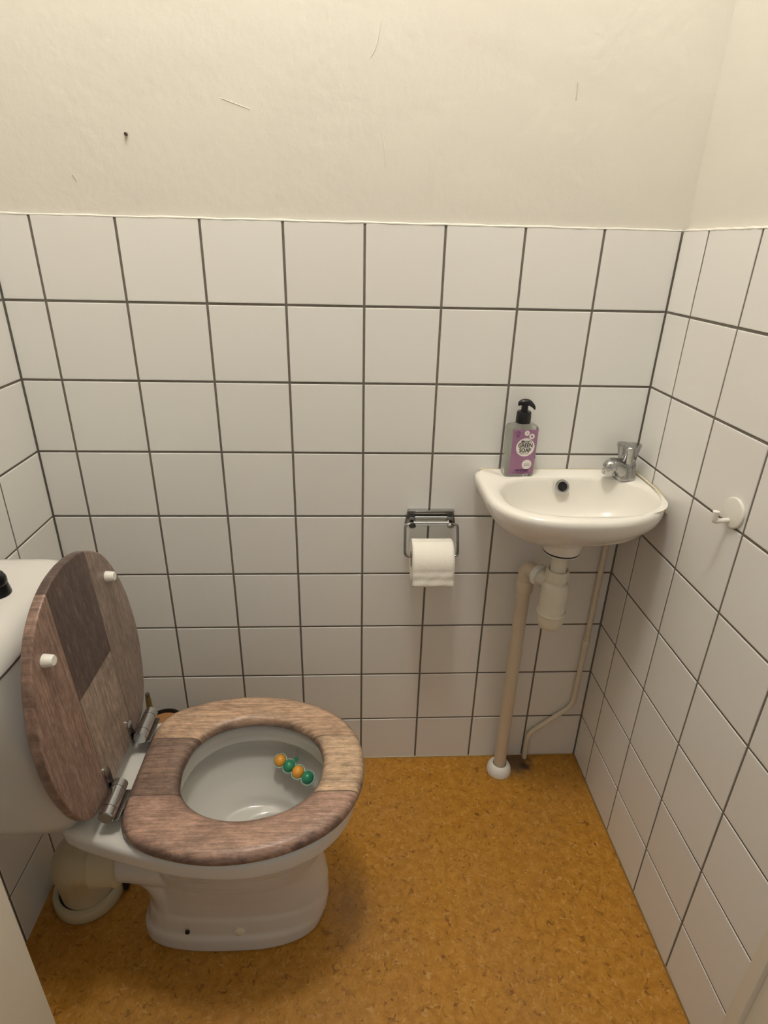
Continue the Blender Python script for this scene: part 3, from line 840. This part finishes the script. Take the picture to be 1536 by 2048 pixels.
# sealant on the right wall
sl = catmull([(-0.003, -0.004, RZ+0.001), (-0.003, -0.05, RZ+0.0015), (-0.003, -0.09, RZ+0.001), (-0.003, -0.125, RZ-0.001), (-0.0028, -0.150, RZ-0.006), (-0.0028, -0.163, RZ-0.016), (-0.0028, -0.170, RZ-0.03)], 4)
MB().tube(sl, [0.0018+0.0009*abs(math.sin(i*1.7)) for i in range(len(sl))], 8).build('sealant', M_bead, B)
MB().tube([(-0.345, -0.0018, RZ-0.0002), (-0.2, -0.0015, RZ), (-0.006, -0.002, RZ)], 0.0016, 6).build('sealant', M_bead, B)
# waste fitting and bottle trap
TR = empty('bottle_trap', (-0.185, -0.13, 0.53), 'off-white plastic bottle trap under the basin', 'trap')
tx, ty = -0.185, -0.13
MB().lathe([(0.0355, 0.7185), (0.0365, 0.7195), (0.0365, 0.7225), (0.0335, 0.7232)], (tx, ty, 0), n=40).build('gasket', M_rubber, TR)
MB().lathe([(0.020, 0.7085), (0.022, 0.711), (0.035, 0.7155), (0.0385, 0.7172), (0.0385, 0.7188), (0.030, 0.719)], (tx, ty, 0), n=40).build('waste_flange', M_wpl, TR)
MB().lathe([(0.0172, 0.64), (0.0172, 0.703), (0.0185, 0.704), (0.0185, 0.712)], (tx, ty, 0), n=32).build('tail_pipe', M_trap, TR)
nut = MB()
rr = [[(tx+(r*(1+0.03*math.cos(j*2*PI/48*12)))*math.cos(2*PI*j/48), ty+(r*(1+0.03*math.cos(j*2*PI/48*12)))*math.sin(2*PI*j/48), z) for j in range(48)] for r, z in ((0.0225, 0.650), (0.0245, 0.651), (0.0245, 0.664), (0.0240, 0.672), (0.0232, 0.674), (0.0192, 0.674), (0.0185, 0.668))]
nut.loft(rr).build('top_nut', M_trap, TR, smooth=35)
MB().lathe([(0.020, 0.655), (0.0215, 0.650), (0.0215, 0.644), (0.0265, 0.640), (0.0285, 0.634), (0.0288, 0.570)], (tx, ty, 0), n=44).build('trap_body', M_trap, TR)
MB().lathe([(0.0288, 0.5715), (0.0318, 0.5705), (0.0324, 0.567), (0.0303, 0.5635), (0.0303, 0.555), (0.0282, 0.540), (0.0235, 0.530), (0.016, 0.5245), (0.0001, 0.522)], (tx, ty, 0), n=44).build('trap_cup', M_trap, TR)
px_, py_ = -0.226, -0.052
ad = Vector((px_+0.001-tx, py_-ty, 0.0)).normalized()
base_arm = Vector((tx, ty, 0.634))
ez = 0.634
e0 = Vector((px_, py_, ez))
L = (e0-base_arm).length
MB().tube([base_arm+ad*0.012, base_arm+ad*0.040, base_arm+ad*(L-0.030)], [0.0165, 0.0185, 0.0185], 28).build('side_outlet', M_trap, TR)
MB().lathe([(0.0185, 0.0), (0.0245, 0.0005), (0.0250, 0.002), (0.0250, 0.014), (0.0235, 0.0155), (0.018, 0.016)], base_arm+ad*(L-0.048), M=axis_m(ad), n=32).build('outlet_nut', M_wpl, TR)
# drain pipe down to the floor
DP = empty('drain_pipe', (px_, py_, 0), 'thick beige drain pipe from the basin trap down to a white floor rosette', 'pipe')
el = smooth_path([base_arm+ad*(L-0.034), e0, (px_, py_, 0.59)], 0.028, 10)
MB().tube(el, 0.0178, 28).build('elbow', M_pipe, DP)
MB().lathe([(0.0165, 0.571), (0.0192, 0.572), (0.0195, 0.575), (0.0195, 0.597), (0.0182, 0.600), (0.0178, 0.601)], (px_, py_, 0), n=32).build('pipe_socket', M_pipe, DP)
MB().lathe([(0.0155, 0.001), (0.0155, 0.58)], (px_, py_, 0), n=32).build('pipe', M_pipe, DP)
MB().lathe([(0.030, 0.0), (0.0325, 0.001), (0.033, 0.006), (0.0315, 0.014), (0.0275, 0.0225), (0.022, 0.0275), (0.0185, 0.0285), (0.0168, 0.026)], (px_, py_, 0), n=40, cap1=False).build('floor_rosette', M_wpl, DP)
# water supply pipe
SP = empty('supply_pipe', (-0.037, -0.010, 0), 'thin cream painted water pipe running up the corner to the tap', 'pipe')
sp = smooth_path([(-0.144, -0.0105, 0.0), (-0.144, -0.0105, 0.088), (-0.036, -0.0105, 0.185), (-0.033, -0.0105, 0.44), (-0.031, -0.0105, 0.772)], 0.022, 6)
MB().tube(sp, 0.0064, 16).build('pipe', M_supply, SP)
MB().tube([(-0.0340, -0.0105, 0.372), (-0.0340, -0.0105, 0.374), (-0.0338, -0.0105, 0.398), (-0.0338, -0.0105, 0.400)], [0.0070, 0.0086, 0.0086, 0.0070], 14).build('coupling', M_supply, SP)
MB().tube([(-0.0340, -0.0105, 0.402), (-0.0336, -0.0105, 0.404), (-0.0335, -0.0105, 0.410)], [0.0070, 0.0079, 0.0079], 14).build('coupling_ring', M_supply, SP)

# ------------------------------------------------------------------ tap
TP = empty('tap', (-0.042, -0.048, RZ), 'chrome cold water tap with a lobed handle at the basin corner', 'tap')
tc0 = Vector((-0.042, -0.048, RZ))
MB().lathe([(0.0225, 0.0005), (0.0232, 0.002), (0.0225, 0.006), (0.0215, 0.018), (0.0195, 0.030), (0.0172, 0.0375), (0.0150, 0.039)], tc0, n=36).build('tap_body', M_tap, TP)
sp_ = catmull([(-0.0425, -0.048, RZ+0.003), (-0.0465, -0.0495, RZ+0.013), (-0.0575, -0.053, RZ+0.0245), (-0.070, -0.058, RZ+0.0325), (-0.081, -0.062, RZ+0.0360)], 5)
MB().tube(sp_, [0.0218-0.0092*(i/(len(sp_)-1))**0.9 for i in range(len(sp_))], 28).build('spout', M_tap, TP, smooth=60)
nz = Vector((-0.083, -0.063, RZ+0.031)); nd = Vector((-0.22, 0.05, -1)).normalized()
MB().lathe([(0.0001, -0.014), (0.007, -0.0132), (0.0122, -0.009), (0.0145, -0.003), (0.0153, 0.001), (0.0153, 0.0032), (0.0142, 0.0045), (0.0130, 0.005), (0.0125, 0.0175), (0.0116, 0.0185), (0.0100, 0.018), (0.0001, 0.0175)], nz, M=axis_m(nd), n=32).build('aerator', M_chrome, TP)
hr = []
for z, rl, rv in ((0.033, 0.0165, 0.0150), (0.038, 0.0185, 0.0155), (0.050, 0.0212, 0.0150), (0.068, 0.0262, 0.0155), (0.0725, 0.0270, 0.0158), (0.074, 0.0258, 0.0148), (0.0741, 0.001, 0.001)):
    ring = []
    for j in range(72):
        th = 2*PI*j/72
        k = abs(math.cos(1.5*(th-0.25)))**1.6
        r = rv + (rl-rv)*k
        ring.append(tc0 + Vector((r*math.cos(th), r*math.sin(th), z)))
    hr.append(ring)
MB().loft(hr).build('handle', M_tap, TP, smooth=40)
MB().lathe([(0.0001, 0.0), (0.004, 0.0), (0.0045, 0.0008), (0.0001, 0.0012)], tc0+Vector((0, 0, 0.0736)), n=18).build('handle_cap', M_chrome, TP)

# ------------------------------------------------------------------ soap bottle
SB = empty('soap_bottle', (-0.270, -0.030, RZ), 'clear pump bottle of hand soap with purple label and black pump on the basin', 'soap bottle')
def to_mesh_text(txt, size, mat, name, parent, M, shear=0.0, xs=1.0, bold=0.0):
    cu = bpy.data.curves.new(name, 'FONT'); cu.body = txt; cu.size = size; cu.align_x = 'CENTER'; cu.align_y = 'CENTER'
    cu.shear = shear; cu.extrude = 0.00008; cu.offset = bold; cu.resolution_u = 4
    tmp = bpy.data.objects.new(name, cu); C.objects.link(tmp)
    dg = bpy.context.evaluated_depsgraph_get(); dg.update()
    me = bpy.data.meshes.new_from_object(tmp.evaluated_get(dg))
    bpy.data.objects.remove(tmp, do_unlink=True)
    me.name = name
    for v in me.vertices: v.co.x *= xs
    me.transform(M.to_4x4() if len(M) == 3 else M)
    me.materials.clear(); me.materials.append(mat)
    o = bpy.data.objects.new(name, me); C.objects.link(o); o.parent = parent
    return o
YAW = math.radians(4)
BW, BD, BH = 0.0325, 0.0165, 0.112
bot = MB()
def bs(z, w, d, e): return [(p[0], p[1], z) for p in sup(0, 0, w, d, 64, e)]
bot.loft([bs(0.0008, BW-0.006, BD-0.006, 4), bs(0.0012, BW-0.002, BD-0.002, 5), bs(0.005, BW, BD, 6), bs(BH-0.009, BW, BD, 6), bs(BH-0.003, BW-0.002, BD-0.002, 5), bs(BH, BW-0.008, BD-0.005, 4), bs(BH+0.0015, 0.0145, 0.0112, 2.3), bs(BH+0.002, 0.0125, 0.0112, 2), bs(BH+0.006, 0.0125, 0.0112, 2)])
def child_local(mb, name, mat, parent, smooth=50):
    me = bpy.data.meshes.new(name); me.from_pydata([tuple(v) for v in mb.v], [], mb.f); me.update()
    bm = bmesh.new(); bm.from_mesh(me); bmesh.ops.recalc_face_normals(bm, faces=bm.faces); bm.to_mesh(me); bm.free()
    finish(me, smooth, mat)
    o = bpy.data.objects.new(name, me); C.objects.link(o); o.parent = parent
    return o
SB.rotation_euler = (0, 0, YAW)
child_local(bot, 'bottle', M_clear, SB)
# back label (its dull inside shows through) and front label
child_local(MB().box((-0.0235, BD-0.0011, 0.009), (0.0235, BD-0.0007, 0.100)), 'back_label', simple('label_back', (0.70, 0.70, 0.63), 0.7), SB, False)
lw = 0.0262; l0, l1 = 0.006, 0.1035; ly = -BD-0.0004
lxc = 0.0022
label = child_local(rbox(MB(), (lxc-lw, ly, l0), (lxc+lw, ly+0.0003, l1), 0.00012, 1), 'label', M_purple, SB, False)
label['label'] = 'purple front label'
def disc(cx, cz, r, mat, nm, dy=0.0, rx=1.0):
    m = MB(); n = 40
    a = [(cx+r*rx*math.cos(2*PI*j/n), ly-0.0001-dy, cz+r*math.sin(2*PI*j/n)) for j in range(n)]
    b_ = [(x, y-0.00012, z) for x, y, z in a]
    m.loft([a, b_]); return child_local(m, nm, mat, label, False)
disc(lxc+0.003, 0.0655, 0.0198, M_lblwhite, 'white_roundel')
disc(lxc+0.0105, 0.0278, 0.0105, M_lblwhite, 'white_roundel')
disc(lxc+0.0035, 0.0960, 0.0054, M_lblwhite, 'white_roundel', 0.0)
disc(lxc+0.0145, 0.0890, 0.0058, M_lblwhite, 'white_roundel', 0.0)
disc(lxc+0.0145, 0.0885, 0.0016, M_lblblack, 'drop_symbol', 0.0003)
m = MB(); m.loft([[(lxc+0.0129, ly-0.0004, 0.0888), (lxc+0.0161, ly-0.0004, 0.0888), (lxc+0.0145, ly-0.0004, 0.0925)], [(lxc+0.0129, ly-0.0005, 0.0888), (lxc+0.0161, ly-0.0005, 0.0888), (lxc+0.0145, ly-0.0005, 0.0925)]])
child_local(m, 'drop_symbol', M_lblblack, label, False)
def ring_mark(cx, cz, r, w, mat, nm):
    m = MB(); n = 32
    rs = []
    for rr_, yy in ((r-w, 0.0004), (r-w, 0.0005), (r, 0.0005), (r, 0.0004)):
        rs.append([(cx+rr_*math.cos(2*PI*j/n), ly-yy, cz+rr_*math.sin(2*PI*j/n)) for j in range(n)])
    m.loft(rs+[rs[0]], False, False); child_local(m, nm, mat, label, False)
ring_mark(lxc-0.0155, 0.0955, 0.0045, 0.0008, M_dpurple, 'ring_symbol')
def stroke(x0, z0, x1, z1, w, mat, nm='print_line'):
    d = Vector((x1-x0, 0, z1-z0)); nrm = Vector((-d.z, 0, d.x)).normalized()*w/2
    a = Vector((x0, ly-0.0004, z0)); b_ = Vector((x1, ly-0.0004, z1)); e = Vector((0, -0.0001, 0))
    m = MB(); m.loft([[a-nrm, b_-nrm, b_+nrm, a+nrm], [a-nrm+e, b_-nrm+e, b_+nrm+e, a+nrm+e]]); child_local(m, nm, mat, label, False)
stroke(lxc-0.0155, 0.0930, lxc-0.0155, 0.0960, 0.0008, M_dpurple); stroke(lxc-0.0155, 0.0960, lxc-0.0135, 0.0982, 0.0008, M_dpurple)
stroke(lxc-0.019, 0.0885, lxc-0.012, 0.0885, 0.0012, M_dpurple)
for a_ in range(3):
    th = PI/2 + a_*2*PI/3
    stroke(lxc+0.0035, 0.0960, lxc+0.0035+0.0032*math.cos(th), 0.0960+0.0032*math.sin(th), 0.0007, simple('grey_print', (0.3, 0.28, 0.3), 0.5))
TM = Matrix(((1, 0, 0), (0, 0, -1), (0, 1, 0)))
def txt(s, size, x, z, mat, shear=0.0, xs=1.0, bold=0.0, rot=0.0):
    M4 = Matrix.Translation((x, ly-0.00055, z)) @ Matrix.Rotation(-rot, 4, 'Y') @ TM.to_4x4()
    return to_mesh_text(s, size, mat, 'lettering', label, M4, shear, xs, bold)
txt("Marcel's", 0.0082, lxc+0.0035, 0.0785, M_lblblack, 0.35, 0.85, 0.00006, math.radians(2))
txt('GREEN', 0.0125, lxc+0.003, 0.0695, M_lblblack, 0, 0.80, 0.0003)
txt('SOAP', 0.0125, lxc+0.003, 0.0588, M_lblblack, 0, 0.80, 0.0003)
txt('HANDZEEP', 0.0068, lxc+0.001, 0.0150, M_dpurple, 0, 0.85, 0.00025)
stroke(lxc-0.006, 0.0515, lxc+0.012, 0.0517, 0.0006, M_lblblack)
stroke(lxc+0.0045, 0.0292, lxc+0.0165, 0.0294, 0.0005, M_dpurple); stroke(lxc+0.0040, 0.0262, lxc+0.017, 0.0264, 0.0007, M_dpurple)
stroke(lxc-0.019, 0.0105, lxc+0.019, 0.0105, 0.0006, M_dpurple); stroke(lxc-0.008, 0.0082, lxc+0.006, 0.0082, 0.0009, M_dpurple)
# pump
PZ = BH+0.0025
pc = MB().lathe([(0.0150, PZ), (0.0154, PZ+0.001), (0.0152, PZ+0.012), (0.0146, PZ+0.0215), (0.0136, PZ+0.0235), (0.0075, PZ+0.0245)], (0, 0, 0), n=36)
child_local(pc, 'pump_collar', M_black, SB)
ps = MB().lathe([(0.0072, PZ+0.023), (0.0068, PZ+0.036), (0.0072, PZ+0.040)], (0, 0, 0), n=24)
child_local(ps, 'pump_stem', M_black, SB)
hd = catmull([(-0.0145, 0.0, PZ+0.0385), (-0.008, 0, PZ+0.0420), (0.001, 0, PZ+0.0425), (0.010, 0, PZ+0.0405), (0.0165, 0, PZ+0.0360), (0.0215, 0, PZ+0.0305)], 4)
n_ = len(hd); rings_ = []
for i, p in enumerate(hd):
    t = i/(n_-1)
    w = 0.0088*math.sin(PI*min(1, (t+0.06)/0.62)/2)**0.6 if t < 0.5 else 0.0088 - 0.0042*(t-0.5)/0.5
    h_ = 0.0046 + 0.0020*math.sin(PI*t)
    if t == 0: w, h_ = 0.003, 0.0015
    rings_.append([(p[0], w*math.cos(2*PI*j/20), p[2]+h_*math.sin(2*PI*j/20)) for j in range(20)])
child_local(MB().loft(rings_), 'pump_head', M_black, SB)
child_local(MB().tube([(0.004, 0, 0.012), (0.0, 0, 0.06), (0, 0, BH+0.002)], 0.0022, 10), 'dip_tube', simple('translucent_tube', (0.7, 0.7, 0.66), 0.4), SB)

# ------------------------------------------------------------------ toilet roll holder and roll
RH = empty('toilet_roll_holder', (-0.447, -0.001, 0.72), 'chrome wall-mounted toilet roll holder with hinged wire bail', 'roll holder')
rx0, rx1 = -0.501, -0.394
m = MB()
# wall plate: folded sheet, slightly wedge shaped
pl = [(rx0+0.002, 0.757), (rx1-0.002, 0.757), (rx1+0.004, 0.722), (rx0-0.004, 0.722)]
m.loft([[(x, -0.0002, z) for x, z in pl], [(x, -0.0035, z) for x, z in pl], [(x*0.985+(-0.4475)*0.015, -0.0055, z-0.0008 if z > 0.74 else z+0.0008) for x, z in pl]])
m.build('wall_plate', M_steel, RH, smooth=30)
rbox(MB(), (rx0+0.001, -0.0115, 0.7535), (rx1-0.001, -0.0005, 0.7575), 0.0012, 2).build('plate_top', M_chrome, RH)
for sx in (rx0+0.0115, rx1-0.0105):
    rbox(MB(), (sx-0.0070, -0.022, 0.733), (sx+0.0070, -0.005, 0.745), 0.002, 2).build('post', M_steel, RH)
    MB().lathe([(0.0065, 0.0), (0.0075, 0.001), (0.0075, 0.006), (0.0065, 0.0072), (0.0001, 0.0075)], (sx, -0.026, 0.7300), M=axis_m((0, -0.75, -0.55)), n=8).build('post_cap', M_black if sx < -0.45 else M_steel, RH, smooth=False)
MB().lathe([(0.0055, rx0+0.014), (0.0055, rx1-0.014)], (0, -0.024, 0.7315), M=axis_m((1, 0, 0)), n=24).build('cross_bar', M_chrome, RH)
MB().lathe([(0.0035, rx0+0.014), (0.0035, rx1-0.014)], (0, -0.013, 0.741), M=axis_m((1, 0, 0)), n=20).build('cross_bar', M_chrome, RH)
wire = smooth_path([(rx0+0.008, -0.026, 0.7305), (rx0-0.0045, -0.027, 0.7290), (rx0-0.0055, -0.056, 0.6655), (rx1+0.0065, -0.056, 0.6655), (rx1+0.0055, -0.027, 0.7290), (rx1-0.007, -0.026, 0.7305)], 0.010, 6)
MB().tube(wire, 0.0029, 12).build('wire_bail', M_steel, RH, smooth=60)
RO = empty('toilet_roll', (-0.4475, -0.055, 0.64), 'white toilet paper roll hanging on the chrome holder', 'toilet roll')
rc = Vector((0, -0.0565, 0.6575)); R_ = 0.0470; Ri = 0.020
w0, w1 = -0.4925, -0.4025
rings_ = []
for r, x in ((Ri, w0), (R_-0.001, w0), (R_, w0+0.0015), (R_, w1-0.0015), (R_-0.001, w1), (Ri, w1), (Ri, w0)):
    rings_.append([(x, rc.y+r*math.cos(2*PI*j/64), rc.z+r*math.sin(2*PI*j/64)) for j in range(64)])
MB().loft(rings_, False, False).build('roll', M_paper, RO, smooth=40)
rings_ = []
for r, x in ((Ri-0.0001, w0+0.0005), (Ri-0.0001, w1-0.0005), (Ri-0.0014, w1-0.0005), (Ri-0.0014, w0+0.0005), (Ri-0.0001, w0+0.0005)):
    rings_.append([(x, rc.y+r*math.cos(2*PI*j/40), rc.z+r*math.sin(2*PI*j/40)) for j in range(40)])
MB().loft(rings_, False, False).build('cardboard_core', M_card, RO, smooth=40)
# loose sheet over the front
prof_ = [(rc.y+(R_+0.0012)*math.cos(a), rc.z+(R_+0.0012)*math.sin(a)) for a in [PI*0.52 + PI*0.48*k/16 for k in range(17)]]
yl = prof_[-1][0]
prof_ += [(yl-0.0008*k*0.4 + 0.0006*math.sin(k*1.3), rc.z-0.004*k) for k in range(1, 11)]
ns = 14
vs, fs = [], []
for i, (y, z) in enumerate(prof_):
    for j in range(ns+1):
        x = w0-0.0003 + (w1-w0+0.0006)*j/ns
        wv = 0.0007*math.sin(j*1.1+i*0.7)*min(1, max(0, (i-14)/6))
        zz = z + (0.0012*math.sin(j*0.9) if i == len(prof_)-1 else 0)
        vs.append((x, y-wv, zz))
for i in range(len(prof_)-1):
    for j in range(ns):
        a = i*(ns+1)+j; fs.append((a, a+1, a+ns+2, a+ns+1))
sh = MB().add(vs, fs).build('loose_sheet', M_paper, RO, smooth=True)
sol = sh.modifiers.new('solidify', 'SOLIDIFY'); sol.thickness = 0.0004; sol.offset = 0

# ------------------------------------------------------------------ adhesive hook on the right wall
HK = empty('wall_hook', (-0.001, -0.3575, 0.909), 'round white adhesive hook on the right tiled wall', 'hook')
MB().lathe([(0.0258, 0.0), (0.0262, 0.001), (0.0262, 0.0028), (0.0250, 0.0042), (0.0235, 0.0045), (0.0001, 0.0047)], (-0.0003, -0.3575, 0.9105), M=axis_m((-1, 0, 0)), n=44).build('base_disc', M_wpl, HK)
pg = smooth_path([(-0.003, -0.354, 0.8955), (-0.0285, -0.354, 0.8935), (-0.0290, -0.354, 0.9115)], 0.004, 5)
MB().tube(pg, [0.0042]+[0.0042]*(len(pg)-2)+[0.0052], 20).build('peg', M_wpl, HK)
